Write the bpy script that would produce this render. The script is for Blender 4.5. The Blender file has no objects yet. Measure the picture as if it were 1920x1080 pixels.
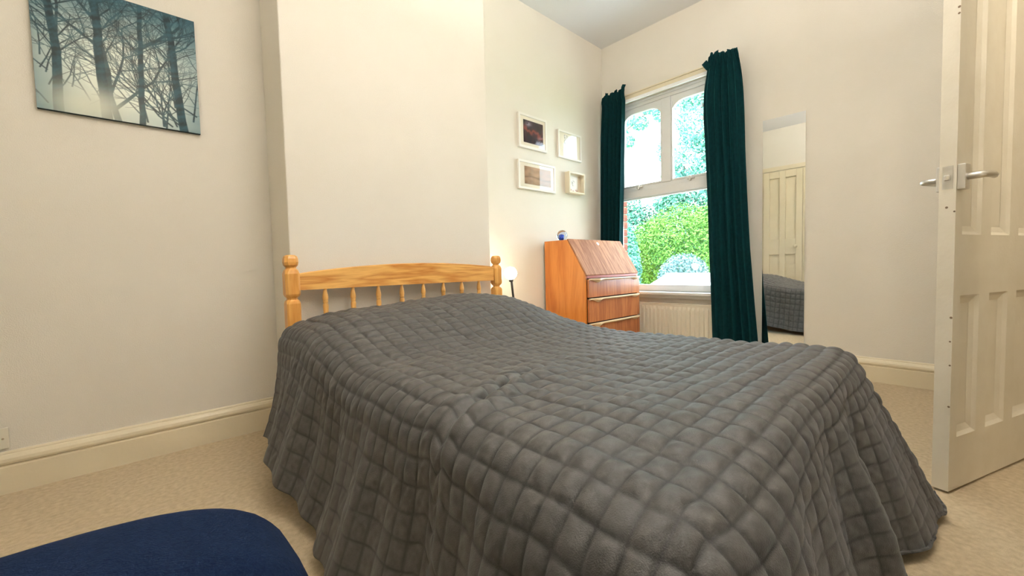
import bpy, bmesh, math, random
import numpy as np
from mathutils import Vector, Matrix
random.seed(7); rng = np.random.default_rng(7)
S = bpy.context.scene
C = S.collection
PI = math.pi

# ------------------------------------------------------------------ camera
CAM_Z = 0.80
yaw, pitch, roll, FPX = 0.7459986, -0.04825, -0.02485, 765.1
fw = Vector((math.sin(yaw)*math.cos(pitch), math.cos(yaw)*math.cos(pitch), math.sin(pitch)))
r0 = Vector((math.cos(yaw), -math.sin(yaw), 0)); u0 = r0.cross(fw)
rr = r0*math.cos(roll) + u0*math.sin(roll); uu = -r0*math.sin(roll) + u0*math.cos(roll)
cd = bpy.data.cameras.new('camera'); cam = bpy.data.objects.new('camera', cd); C.objects.link(cam)
M = Matrix((rr, uu, -fw)).transposed().to_4x4(); M.translation = (0, 0, CAM_Z)
cam.matrix_world = M
cd.sensor_width = 36; cd.lens = FPX/1920*36; cd.clip_start = 0.02; cd.clip_end = 200
S.camera = cam

# ------------------------------------------------------------------ world, lights, exposure
W = bpy.data.worlds.new('sky'); S.world = W; W.use_nodes = True
bg = W.node_tree.nodes['Background']
bg.inputs['Color'].default_value = (0.74, 0.88, 1.0, 1); bg.inputs['Strength'].default_value = 9

def light(name, kind, loc, energy, color, **kw):
    d = bpy.data.lights.new(name, kind); d.energy = energy; d.color = color
    o = bpy.data.objects.new(name, d); C.objects.link(o); o.location = loc
    for k, v in kw.items(): setattr(d, k, v)
    return o
sun = light('sun', 'SUN', (0, 0, 10), 6, (1, .95, .85), angle=0.02)
sun.rotation_euler = Vector((0.75, 0.35, -0.9)).to_track_quat('-Z', 'Y').to_euler()   # over the roof, onto the garden
up = light('ceiling_bounce_fill', 'AREA', (1.02, 0.0, 2.20), 76, (1, .955, .905), shape='DISK', size=.45)     # added fill light without a fixture, aimed up to bounce off the ceiling
up.rotation_euler = (PI, 0, 0)
light('hall_lamp_light', 'POINT', (1.6, -1.1, 2.3), 20, (1, .90, .72), shadow_soft_size=0.12)
po = light('window_portal', 'AREA', (3.86, 1.765, 1.47), 1, (1, 1, 1), shape='RECTANGLE', size=1.1, size_y=1.9)
po.rotation_euler = Vector((-1, 0, 0)).to_track_quat('-Z', 'Z').to_euler(); po.data.cycles.is_portal = True
VS = S.view_settings
S.display_settings.display_device = 'sRGB'
VS.view_transform = 'Standard'; VS.look = 'None'; VS.gamma = 1; VS.use_curve_mapping = False
VS.exposure = 0.54

# ------------------------------------------------------------------ helpers
def srgb(r, g, b):
    f = lambda c: c/12.92 if c <= .04045 else ((c+.055)/1.055)**2.4
    return (f(r/255), f(g/255), f(b/255), 1)

def mat(name, col, rough=.6, var=None, vscale=8, stretch=(1, 1, 1), bump=0, bscale=200, metal=0, sheen=0, spec=.5, emit=None, estr=0, sheen_tint=None):
    m = bpy.data.materials.new(name); m.use_nodes = True
    nt = m.node_tree; p = nt.nodes['Principled BSDF']
    p.inputs['Base Color'].default_value = col if len(col) == 4 else (*col, 1)
    p.inputs['Roughness'].default_value = rough; p.inputs['Metallic'].default_value = metal
    p.inputs['Specular IOR Level'].default_value = spec
    if sheen:
        p.inputs['Sheen Weight'].default_value = sheen; p.inputs['Sheen Roughness'].default_value = .45
        if sheen_tint: p.inputs['Sheen Tint'].default_value = (*sheen_tint, 1)
    if emit:
        p.inputs['Emission Color'].default_value = (*emit, 1); p.inputs['Emission Strength'].default_value = estr
    tc = nt.nodes.new('ShaderNodeTexCoord'); mp = nt.nodes.new('ShaderNodeMapping')
    mp.inputs['Scale'].default_value = stretch
    nt.links.new(tc.outputs['Object'], mp.inputs['Vector'])
    if var:
        n = nt.nodes.new('ShaderNodeTexNoise'); n.inputs['Scale'].default_value = vscale; n.inputs['Detail'].default_value = 6
        nt.links.new(mp.outputs['Vector'], n.inputs['Vector'])
        cr = nt.nodes.new('ShaderNodeValToRGB')
        cr.color_ramp.elements[0].position = .3; cr.color_ramp.elements[1].position = .7
        cr.color_ramp.elements[0].color = col if len(col) == 4 else (*col, 1)
        cr.color_ramp.elements[1].color = var if len(var) == 4 else (*var, 1)
        nt.links.new(n.outputs['Fac'], cr.inputs['Fac']); nt.links.new(cr.outputs['Color'], p.inputs['Base Color'])
    if bump:
        n2 = nt.nodes.new('ShaderNodeTexNoise'); n2.inputs['Scale'].default_value = bscale; n2.inputs['Detail'].default_value = 4
        nt.links.new(mp.outputs['Vector'], n2.inputs['Vector'])
        b = nt.nodes.new('ShaderNodeBump'); b.inputs['Strength'].default_value = bump; b.inputs['Distance'].default_value = .004
        nt.links.new(n2.outputs['Fac'], b.inputs['Height']); nt.links.new(b.outputs['Normal'], p.inputs['Normal'])
    return m

def wood(name, c1, c2, axis, scale=6, rough=.4, dist=3.0, spec=.5):
    """grain running along `axis` of the object's own coordinates"""
    m = bpy.data.materials.new(name); m.use_nodes = True
    nt = m.node_tree; p = nt.nodes['Principled BSDF']; p.inputs['Roughness'].default_value = rough; p.inputs['Specular IOR Level'].default_value = spec
    tc = nt.nodes.new('ShaderNodeTexCoord'); mp = nt.nodes.new('ShaderNodeMapping')
    s = [1.0, 1.0, 1.0]; s['xyz'.index(axis)] = .09
    mp.inputs['Scale'].default_value = s
    nt.links.new(tc.outputs['Object'], mp.inputs['Vector'])
    n = nt.nodes.new('ShaderNodeTexNoise'); n.inputs['Scale'].default_value = scale*2.2; n.inputs['Detail'].default_value = 3; n.inputs['Distortion'].default_value = .8
    f = nt.nodes.new('ShaderNodeTexNoise'); f.inputs['Scale'].default_value = scale*28; f.inputs['Detail'].default_value = 2
    nt.links.new(mp.outputs['Vector'], n.inputs['Vector']); nt.links.new(mp.outputs['Vector'], f.inputs['Vector'])
    mu = nt.nodes.new('ShaderNodeMath'); mu.operation = 'MULTIPLY'; mu.inputs[1].default_value = dist*2.2
    fr = nt.nodes.new('ShaderNodeMath'); fr.operation = 'PINGPONG'; fr.inputs[1].default_value = 1
    nt.links.new(n.outputs['Fac'], mu.inputs[0]); nt.links.new(mu.outputs[0], fr.inputs[0])
    ad = nt.nodes.new('ShaderNodeMath'); ad.operation = 'MULTIPLY_ADD'; ad.inputs[1].default_value = .5; 
    nt.links.new(f.outputs['Fac'], ad.inputs[0]); 
    h = nt.nodes.new('ShaderNodeMath'); h.operation = 'MULTIPLY'; h.inputs[1].default_value = .5
    nt.links.new(fr.outputs[0], h.inputs[0]); nt.links.new(h.outputs[0], ad.inputs[2])
    cr = nt.nodes.new('ShaderNodeValToRGB')
    cr.color_ramp.elements[0].position = .15; cr.color_ramp.elements[0].color = c1
    cr.color_ramp.elements[1].position = .75; cr.color_ramp.elements[1].color = c2
    nt.links.new(ad.outputs[0], cr.inputs['Fac']); nt.links.new(cr.outputs['Color'], p.inputs['Base Color'])
    return m

def attr_mat(name, rough=.5, bump=0):
    m = bpy.data.materials.new(name); m.use_nodes = True
    nt = m.node_tree; p = nt.nodes['Principled BSDF']; p.inputs['Roughness'].default_value = rough
    a = nt.nodes.new('ShaderNodeAttribute'); a.attribute_name = 'print'
    nt.links.new(a.outputs['Color'], p.inputs['Base Color'])
    return m

def glass_mat(name, tint=(1, 1, 1), rough=0.0):
    m = bpy.data.materials.new(name); m.use_nodes = True
    nt = m.node_tree; nt.nodes.clear()
    out = nt.nodes.new('ShaderNodeOutputMaterial'); mx = nt.nodes.new('ShaderNodeMixShader')
    t = nt.nodes.new('ShaderNodeBsdfTransparent'); t.inputs['Color'].default_value = (*tint, 1)
    g = nt.nodes.new('ShaderNodeBsdfGlossy'); g.inputs['Roughness'].default_value = rough
    lw = nt.nodes.new('ShaderNodeLayerWeight'); lw.inputs['Blend'].default_value = .5
    pw = nt.nodes.new('ShaderNodeMath'); pw.operation = 'POWER'; pw.inputs[1].default_value = 4.0
    ma = nt.nodes.new('ShaderNodeMath'); ma.operation = 'MULTIPLY_ADD'; ma.inputs[1].default_value = .4; ma.inputs[2].default_value = .022
    nt.links.new(lw.outputs['Facing'], pw.inputs[0]); nt.links.new(pw.outputs[0], ma.inputs[0]); nt.links.new(ma.outputs[0], mx.inputs[0])
    nt.links.new(t.outputs[0], mx.inputs[1]); nt.links.new(g.outputs[0], mx.inputs[2])
    nt.links.new(mx.outputs[0], out.inputs[0])
    return m

def obj(name, bm, m, parent=None, smooth=False, bevel=0, seg=2, solid=0):
    me = bpy.data.meshes.new(name)
    if isinstance(bm, bmesh.types.BMesh):
        bmesh.ops.recalc_face_normals(bm, faces=bm.faces); bm.to_mesh(me); bm.free()
    else:
        v, f = bm; me.from_pydata([tuple(q) for q in v], [], [tuple(q) for q in f]); me.update()
    o = bpy.data.objects.new(name, me); C.objects.link(o)
    if m: me.materials.append(m)
    if parent: o.parent = parent
    if smooth: me.polygons.foreach_set('use_smooth', [True]*len(me.polygons))
    if solid:
        s = o.modifiers.new('solid', 'SOLIDIFY'); s.thickness = solid; s.offset = 0
    if bevel:
        b = o.modifiers.new('bevel', 'BEVEL'); b.width = bevel; b.segments = seg; b.limit_method = 'ANGLE'
        me.polygons.foreach_set('use_smooth', [True]*len(me.polygons))
        try:
            w = o.modifiers.new('wn', 'WEIGHTED_NORMAL'); w.keep_sharp = True
        except Exception: pass
    return o

def tag(o, label=None, cat=None, group=None, kind=None):
    if label: o['label'] = label
    if cat: o['category'] = cat
    if group: o['group'] = group
    if kind: o['kind'] = kind
    return o

def empty(name, loc=(0, 0, 0), rz=0, label=None, cat=None, group=None, kind=None):
    o = bpy.data.objects.new(name, None); C.objects.link(o); o.location = loc; o.rotation_euler = (0, 0, rz); o.empty_display_size = .05
    return tag(o, label, cat, group, kind)

def box(bm, x0, x1, y0, y1, z0, z1):
    r = bmesh.ops.create_cube(bm, size=1)
    bmesh.ops.scale(bm, vec=(x1-x0, y1-y0, z1-z0), verts=r['verts'])
    bmesh.ops.translate(bm, vec=((x0+x1)/2, (y0+y1)/2, (z0+z1)/2), verts=r['verts'])
    return r['verts']

def bx(*a):
    bm = bmesh.new(); box(bm, *a); return bm

def sweep(sections, cap=True, closed=False):
    """list of rings (each list of points) -> bmesh"""
    bm = bmesh.new(); rings = [[bm.verts.new(p) for p in s] for s in sections]
    n = len(rings[0]); R = len(rings)
    for i in range(R if closed else R-1):
        A, B = rings[i], rings[(i+1) % R]
        for j in range(n): bm.faces.new((A[j], A[(j+1) % n], B[(j+1) % n], B[j]))
    if cap and not closed:
        bm.faces.new(rings[0][::-1]); bm.faces.new(rings[-1])
    return bm

def lathe(prof, n=24, c=(0, 0, 0)):
    return sweep([[(c[0]+r*math.cos(2*PI*k/n), c[1]+r*math.sin(2*PI*k/n), c[2]+z) for k in range(n)] for r, z in prof])

def tube(pts, rad, n=12):
    pts = [Vector(p) for p in pts]; secs = []
    rads = rad if isinstance(rad, (list, tuple)) else [rad]*len(pts)
    for i, p in enumerate(pts):
        d = (pts[min(i+1, len(pts)-1)]-pts[max(i-1, 0)]).normalized()
        a = d.orthogonal().normalized() if i == 0 else (secs_a - d*secs_a.dot(d)).normalized()
        secs_a = a; b = d.cross(a)
        secs.append([p+(a*math.cos(2*PI*k/n)+b*math.sin(2*PI*k/n))*rads[i] for k in range(n)])
    return sweep(secs)

def extrude_path(path, prof, side=1):
    """sweep an (out, z) profile along a plan polyline with mitred corners; out is to the right*side"""
    P = [Vector(p) for p in path]; secs = []
    for i in range(len(P)):
        ds = []
        if i > 0: ds.append((P[i]-P[i-1]).normalized())
        if i < len(P)-1: ds.append((P[i+1]-P[i]).normalized())
        ns = [Vector((d.y, -d.x))*side for d in ds]
        if len(ns) == 1: off = ns[0]
        else:
            h = (ns[0]+ns[1]).normalized(); off = h/max(.2, h.dot(ns[0]))
        secs.append([(P[i].x+off.x*a, P[i].y+off.y*a, z) for a, z in prof])
    return sweep(secs)

def grid_mesh(name, P, m, parent=None, smooth=True, cols=None):
    """P: (nv, nu, 3) array -> grid mesh, optional per-vertex colours"""
    nv, nu = P.shape[:2]
    me = bpy.data.meshes.new(name)
    idx = np.arange(nv*nu).reshape(nv, nu)
    q = np.stack([idx[:-1, :-1], idx[:-1, 1:], idx[1:, 1:], idx[1:, :-1]], -1).reshape(-1, 4)
    me.vertices.add(nv*nu); me.vertices.foreach_set('co', P.reshape(-1).astype(np.float32))
    me.loops.add(q.size); me.loops.foreach_set('vertex_index', q.reshape(-1).astype(np.int32))
    me.polygons.add(len(q)); me.polygons.foreach_set('loop_start', np.arange(0, q.size, 4, dtype=np.int32))
    me.update(calc_edges=True); me.validate()
    if smooth: me.polygons.foreach_set('use_smooth', [True]*len(me.polygons))
    if cols is not None:
        at = me.color_attributes.new('print', 'FLOAT_COLOR', 'POINT')
        c4 = np.concatenate([cols.reshape(-1, 3), np.ones((nv*nu, 1))], 1).astype(np.float32)
        at.data.foreach_set('color', c4.reshape(-1))
    me.materials.append(m)
    o = bpy.data.objects.new(name, me); C.objects.link(o)
    if parent: o.parent = parent
    return o

def fnoise(x, y, seed=0, octs=4, base=1.0):
    """smooth pseudo noise as a sum of random sines, about -1..1"""
    g = np.random.default_rng(seed); out = np.zeros_like(x, dtype=float); a = 1.0; tot = 0
    for o in range(octs):
        for k in range(4):
            th = g.uniform(0, 2*PI); f = base*2**o*g.uniform(.7, 1.3)
            out += a*np.sin(f*(x*math.cos(th)+y*math.sin(th))*2*PI+g.uniform(0, 6.3))
        tot += a*2; a *= .55
    return out/tot

def sst(a, b, x):
    t = np.clip((x-a)/(b-a), 0, 1); return t*t*(3-2*t)

# ------------------------------------------------------------------ materials
WALL = mat('wall_paint', srgb(233, 227, 215), .75, srgb(229, 222, 209), 2, bump=.35, bscale=260, spec=.25)
CEIL = mat('ceiling_paint', srgb(232, 233, 234), .8, bump=.2, bscale=120, spec=.2)
GLOSSW = mat('cream_gloss_paint', srgb(232, 220, 192), .35, srgb(228, 215, 186), 5, bump=.1, bscale=60)
WINW = mat('window_paint', srgb(228, 229, 228), .35, bump=.05, bscale=60)
CARPET = mat('carpet_pile', srgb(214, 193, 158), .95, srgb(190, 168, 132), 60, bump=1.0, bscale=420, spec=.1, sheen=.2)
DOORP = mat('door_paint', srgb(228, 220, 202), .45, srgb(222, 213, 193), 12, bump=.15, bscale=90)
PINE = wood('pine', srgb(186, 116, 44), srgb(234, 182, 104), 'x', 5, .32, 5.0)
PINEZ = wood('pine_upright', srgb(198, 134, 58), srgb(228, 174, 96), 'z', 5, .32)
TEAKZ = wood('teak_side', srgb(186, 104, 40), srgb(214, 138, 66), 'z', 4, .3)
TEAKL = wood('teak_lid', srgb(132, 80, 48), srgb(184, 130, 90), 'y', 10, .6, 3.5, .2)
TEAKF = wood('teak_front', srgb(158, 86, 48), srgb(194, 124, 76), 'z', 7, .32)
TEAKH = wood('pale_beech', srgb(236, 200, 156), srgb(246, 220, 184), 'x', 6, .35)
DARK = mat('dark_gap', srgb(50, 24, 14), .7)
CHROME = mat('chrome', (.78, .77, .74), .22, metal=1)
SATIN = mat('satin_aluminium', (.72, .70, .66), .35, metal=1)
BLACK = mat('black_metal', (.018, .017, .016), .4)
PLASTIC = mat('white_plastic', srgb(232, 226, 208), .3)
TRACKW = mat('track_white', srgb(248, 249, 250), .25)
RADW = mat('radiator_enamel', srgb(226, 218, 200), .3)
GLASS = glass_mat('pane_glass', (.97, .99, .985))
PGLASS = glass_mat('picture_glass')
MIRROR = mat('mirror_silver', (.93, .94, .93), .015, metal=1)
FRAMEW = mat('white_frame', srgb(238, 232, 222), .4)
FRAMEC = mat('cream_box_frame', srgb(228, 216, 192), .5)
MAT_ = mat('mount_card', srgb(240, 230, 210), .8)
PRINT = attr_mat('printed_paper', .8)
CURT = mat('teal_velvet', (.001, .018, .022), .85, (.002, .028, .033), 40, bump=.3, bscale=300, sheen=.25, sheen_tint=(.05, .55, .6), spec=.1)
QUILT = mat('charcoal_quilt', (.046, .042, .036), .5, (.084, .079, .072), 55, bump=.35, bscale=500, sheen=.12, sheen_tint=(.56, .63, .76), spec=.45)
QUILT.node_tree.nodes['Principled BSDF'].inputs['Sheen Roughness'].default_value = .4
nt = QUILT.node_tree; at_ = nt.nodes.new('ShaderNodeAttribute'); at_.attribute_name = 'print'     # seam shade painted in: darker colour along the quilt seams
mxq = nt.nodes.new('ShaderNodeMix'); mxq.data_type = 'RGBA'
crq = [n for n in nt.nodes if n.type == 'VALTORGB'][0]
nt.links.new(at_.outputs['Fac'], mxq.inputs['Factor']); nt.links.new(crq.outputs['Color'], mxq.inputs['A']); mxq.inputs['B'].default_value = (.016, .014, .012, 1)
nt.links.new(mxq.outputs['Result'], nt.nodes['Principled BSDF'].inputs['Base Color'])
NAVY = mat('navy_upholstery', (.003, .009, .030), .95, (.006, .015, .044), 220, bump=.5, bscale=500, sheen=.02, sheen_tint=(.3, .45, .8), spec=.1)
BRICK = mat('red_brick', srgb(150, 80, 54), .85, srgb(110, 52, 38), 20, bump=.6, bscale=80)
MORTAR = mat('mortar', srgb(176, 166, 150), .9, bump=.5, bscale=120)

# ------------------------------------------------------------------ room shell
XW, XE, YN, YS, ZC = -.75, 3.53, 2.42, -.32, 2.955
BX0, BX1, BY = .537, 1.752, 2.10
WY0, WY1, WZ0, WZ1 = 1.265, 2.265, .555, 2.335          # window opening

tag(obj('floor', bx(XW-.2, XE+.0, -1.72, YN+.1, -.06, 0), CARPET), 'beige cut-pile carpet covering the bedroom floor', 'carpet', kind='structure')
tag(obj('ceiling', bx(XW-.2, XE+.0, -1.72, YN+.1, ZC, ZC+.1), CEIL), 'plain white plaster ceiling above the room', 'ceiling', kind='structure')
bm = bmesh.new()
box(bm, XW-.1, XE, YN, YN+.1, 0, ZC)
tag(obj('wall_left', bm, WALL), 'cream wall with both alcoves behind the bed head', 'wall', kind='structure')
tag(obj('wall_chimney', bx(BX0, BX1, BY, YN, 0, ZC), WALL, bevel=.006), 'cream chimney breast projecting behind the pine headboard', 'wall', kind='structure')
bm = bmesh.new(); T = .10
box(bm, XE, XE+T, YS-1.4, WY0, 0, ZC); box(bm, XE, XE+T, WY1, YN+.1, 0, ZC)
box(bm, XE, XE+T, WY0, WY1, 0, WZ0); box(bm, XE, XE+T, WY0, WY1, WZ1, ZC)
tag(obj('wall_right', bm, WALL), 'cream wall with the sash window and tall mirror', 'wall', kind='structure')
tag(obj('wall_back', bx(XW-.1, XW, -1.72, YN, 0, ZC), WALL), 'cream wall facing the window, seen in the mirror', 'wall', kind='structure')
bm = bmesh.new()
DH0, DH1, DHZ = 1.93, 2.73, 2.06
box(bm, XW, DH0, YS-.1, YS, 0, ZC); box(bm, DH1, XE, YS-.1, YS, 0, ZC); box(bm, DH0, DH1, YS-.1, YS, DHZ, ZC)
tag(obj('wall_front', bm, WALL), 'cream wall with the doorway behind the camera', 'wall', kind='structure')
tag(obj('wall_hall', bx(XW, XE, -1.72, -1.62, 0, ZC), WALL), 'cream landing wall beyond the doorway', 'wall', kind='structure')

SK = [(0, 0), (.020, 0), (.020, .100), (.015, .104), (.015, .108), (.021, .112), (.023, .120), (.021, .132), (.015, .143), (.009, .147), (.009, .151), (.006, .157), (0, .157)]
tag(obj('baseboard_left', extrude_path([(XW, YN), (BX0, YN), (BX0, BY), (BX1, BY), (BX1, YN), (XE, YN)], SK), GLOSSW),
    'cream moulded skirting board along the bed head wall', 'skirting', kind='structure')
tag(obj('baseboard_right', extrude_path([(XE, YN), (XE, YS)], SK), GLOSSW),
    'cream moulded skirting board under window and mirror', 'skirting', kind='structure')

# ------------------------------------------------------------------ window
win = empty('window_1', (XE+.05, 1.765, WZ0), 0, 'white painted timber window with two arched upper lights', 'window', kind='structure')
ox, oy, oz = XE+.05, 1.765, WZ0
def wpart(name, bm, m=WINW, parent=win, **k):
    bmesh.ops.translate(bm, vec=(-ox, -oy, -oz), verts=bm.verts)
    return obj(name, bm, m, parent, **k)
FX0, FX1 = XE+.015, XE+.085
bm = bmesh.new()
box(bm, FX0, FX1, WY0, WY0+.02, WZ0, WZ1); box(bm, FX0, FX1, WY1-.02, WY1, WZ0, WZ1)
box(bm, FX0+.006, FX1-.006, WY0+.02, WY0+.055, 1.44, WZ1-.05); box(bm, FX0+.006, FX1-.006, WY1-.055, WY1-.02, 1.44, WZ1-.05)
box(bm, FX0, FX1, WY0+.02, WY1-.02, WZ1-.05, WZ1); box(bm, FX0, FX1, WY0+.02, WY1-.02, WZ0, WZ0+.06)
box(bm, FX0-.012, FX0+.004, WY0+.0, WY1, WZ1-.022, WZ1)
wpart('frame', bm, bevel=.004)
# sill board and apron bead
wpart('sill', bx(XE-.085, XE+.06, WY0-.05, WY1+.05, WZ0-.026, WZ0), bevel=.006)
wpart('sill_bead', bx(XE-.03, XE+.0, WY0-.03, WY1+.03, WZ0-.06, WZ0-.026), bevel=.006)
# meeting rail with moulded edges
bm = bmesh.new()
box(bm, FX0-.004, FX1-.004, WY0+.02, WY1-.02, 1.440, 1.505); box(bm, FX0+.014, FX1-.014, WY0+.02, WY1-.02, 1.505, 1.545)
wpart('transom_rail', bm, bevel=.005)
wpart('mullion', bx(FX0+.004, FX1-.010, 1.725, 1.805, 1.545, WZ1-.05), bevel=.005)
# arched heads of the upper lights
def arch_head(y0, y1):
    zt, r = WZ1-.05, .125; zl = 2.245     # crown height of the opening and corner radius
    pts = [(y0, zt), (y0, zl-r)]
    pts += [(y0+r-r*math.cos(t), zl-r+r*math.sin(t)*.92) for t in np.linspace(0, PI/2, 9)]
    pts += [(y1-r+r*math.sin(t), zl-r+r*.92*math.cos(t)) for t in np.linspace(0, PI/2, 9)]
    pts += [(y1, zt)]
    bm = bmesh.new()
    for xa in (FX0+.018, FX1-.02): pass
    n = len(pts)
    A = [bm.verts.new((FX0+.016, p[0], p[1])) for p in pts]; B = [bm.verts.new((FX1-.02, p[0], p[1])) for p in pts]
    # strips between the arch line and the top edge
    top = lambda k, V: V
    ya = [p[0] for p in pts[1:-1]]
    TA = [bm.verts.new((FX0+.016, y, zt)) for y in ya]; TB = [bm.verts.new((FX1-.02, y, zt)) for y in ya]
    L = n-2
    for k in range(L-1):
        bm.faces.new((A[k+1], A[k+2], TA[k+1], TA[k])); bm.faces.new((B[k+2], B[k+1], TB[k], TB[k+1]))
        bm.faces.new((A[k+2], A[k+1], B[k+1], B[k+2]))
    bmesh.ops.remove_doubles(bm, verts=bm.verts, dist=1e-5)
    # raised bead following the arch
    return bm, [(FX0+.016, p[0], p[1]) for p in pts[1:-1]]
for (a, b) in ((WY0+.055, 1.725), (1.805, WY1-.055)):
    bm, line = arch_head(a, b)
    h = wpart('arched_head', bm)
    wpart('arch_bead', tube([(a_, b_, c_-.004) for a_, b_, c_ in line], .007, 6), smooth=True, parent=win)
    # slim sash frame round each light
    bm = bmesh.new(); q = .016
    box(bm, FX0+.012, FX1-.018, a, a+q, 1.545, WZ1-.10); box(bm, FX0+.012, FX1-.018, b-q, b, 1.545, WZ1-.10); box(bm, FX0+.012, FX1-.018, a+q, b-q, 1.545, 1.562)
    wpart('light_frame', bm, bevel=.003)
    wpart('pane', bx(XE+.058, XE+.062, a+.004, b-.004, 1.55, WZ1-.055), GLASS)
    # little casement catch on the rail
    yc = (a+b)/2+.02
    bm = bmesh.new()
    box(bm, FX0-.008, FX0+.014, yc-.032, yc+.032, 1.530, 1.540); box(bm, FX0-.024, FX0-.004, yc-.008, yc+.008, 1.512, 1.556)
    wpart('catch', bm, SATIN, bevel=.002)
bm = bmesh.new(); q = .007
a, b = WY0+.02, WY1-.02
box(bm, FX0+.012, FX1-.02, a, a+q, WZ0+.06, 1.44); box(bm, FX0+.012, FX1-.02, b-q, b, WZ0+.06, 1.44); box(bm, FX0+.012, FX1-.02, a+q, b-q, 1.426, 1.44)
wpart('lower_sash', bm, bevel=.003)
wpart('pane', bx(XE+.058, XE+.062, a+.004, b-.004, WZ0+.058, 1.437), GLASS)
# cream head board above the window
bm = bmesh.new()
box(bm, XE-.022, XE, 1.17, 2.33, 2.352, 2.400); box(bm, XE-.030, XE, 1.17, 2.33, 2.400, 2.412)
wpart('head_board', bm, GLOSSW, bevel=.003)
wpart('architrave', bx(XE-.012, XE, WY1, WY1+.05, WZ0, 2.352), bevel=.003)
wpart('architrave', bx(XE-.012, XE, WY0-.05, WY0, WZ0, 2.352), bevel=.003)

# brick outer leaf with the jamb bricks seen through the lower pane
ol = empty('wall_outer', (XE+.2, WY1, 0), 0, 'red brick outer jamb seen through the lower pane', 'wall', kind='structure')
bm = bmesh.new()
for a in ((XE+.10, XE+.24, WY1+.046, 3.2, -.3, 3.2), (XE+.10, XE+.24, -.6, WY0+.02, -.3, 3.2), (XE+.10, XE+.24, WY0+.02, WY1+.046, -.3, .5), (XE+.10, XE+.24, WY0+.02, WY1+.046, 2.38, 3.2)):
    v = box(bm, *a)
bmesh.ops.translate(bm, vec=(-XE-.2, -WY1, 0), verts=bm.verts)
obj('mortar', bm, MORTAR, ol)
bme = None
for k in range(25):
    o = obj('brick', bx(-.096, .044, .040, .14, 0, .065), BRICK, None, bevel=.003, seg=1) if bme is None else bme.copy()
    if bme is None: bme = o
    else: C.objects.link(o)
    o.parent = ol; o.location = (-.004+(.004 if k % 2 else 0), -.008, .50+k*.0755)
wpart('outer_sill', bx(XE+.075, XE+.30, WY0-.02, WY1+.02, WZ0-.03, WZ0+.012), bevel=.006)

# ------------------------------------------------------------------ radiator
rad = empty('radiator', (XE-.06, 1.6, .1), 0, 'white ribbed panel radiator under the window sill', 'radiator')
def lpart(name, root, bm, m, **k):
    l = root.matrix_basis.inverted() if False else None
    bmesh.ops.translate(bm, vec=-Vector(root.location), verts=bm.verts)
    return obj(name, bm, m, root, **k)
ry0, ry1 = 1.10, 2.07
prof = []
ny = 24; pitch_ = (ry1-ry0-.04)/ny
secs = []
for z in (.115, .13, .145, .40, .415, .43):
    amp = 0 if z in (.115, .43) else (.006 if z in (.13, .415) else .011)
    ring = []
    for k in range(ny):
        y = ry0+.02+k*pitch_
        for fy, fx in ((.0, 0), (.18, 0), (.34, 1), (.72, 1), (.88, 0)):
            ring.append((XE-.062-amp*fx, y+fy*pitch_, z))
    ring.append((XE-.062, ry1-.02, z))
    secs.append(ring)
bm = bmesh.new(); R_ = [[bm.verts.new(p) for p in s] for s in secs]
for i in range(len(R_)-1):
    for j in range(len(R_[0])-1): bm.faces.new((R_[i][j], R_[i][j+1], R_[i+1][j+1], R_[i+1][j]))
lpart('front_panel', rad, bm, RADW, solid=.003)
bm = bmesh.new()
box(bm, XE-.065, XE-.059, ry0, ry0+.02, .10, .445); box(bm, XE-.065, XE-.059, ry1-.02, ry1, .10, .445)
box(bm, XE-.065, XE-.059, ry0+.02, ry1-.02, .10, .116); box(bm, XE-.065, XE-.059, ry0+.02, ry1-.02, .429, .445)
box(bm, XE-.059, XE-.022, ry0+.01, ry1-.01, .11, .43)
lpart('back_panel', rad, bm, RADW, bevel=.003)
bm = bmesh.new(); box(bm, XE-.068, XE-.02, ry0, ry1, .445, .456)
lpart('top_grille', rad, bm, RADW, bevel=.003)
lpart('wall_bracket', rad, bx(XE-.025, XE-.0005, 1.3, 1.34, .2, .4), RADW); lpart('wall_bracket', rad, bx(XE-.025, XE-.0005, 1.85, 1.89, .2, .4), RADW)
lpart('valve', rad, lathe([(.012, 0), (.012, .10), (.018, .10), (.018, .13), (.008, .135)], 12, (XE-.04, ry0-.02, 0)), RADW, smooth=True)

# ------------------------------------------------------------------ curtain track and curtains
tr = empty('curtain_track', (XE-.05, 1.7, 2.34), 0, 'white curtain track running above the window', 'curtain track')
bm = bmesh.new(); box(bm, XE-.062, XE-.044, 1.14, 2.36, 2.322, 2.350)
lpart('rail', tr, bm, TRACKW, bevel=.003)
for y in (1.15, 1.75, 2.3): lpart('bracket', tr, bx(XE-.05, XE-.02, y-.01, y+.01, 2.335, 2.358), PLASTIC)

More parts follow.
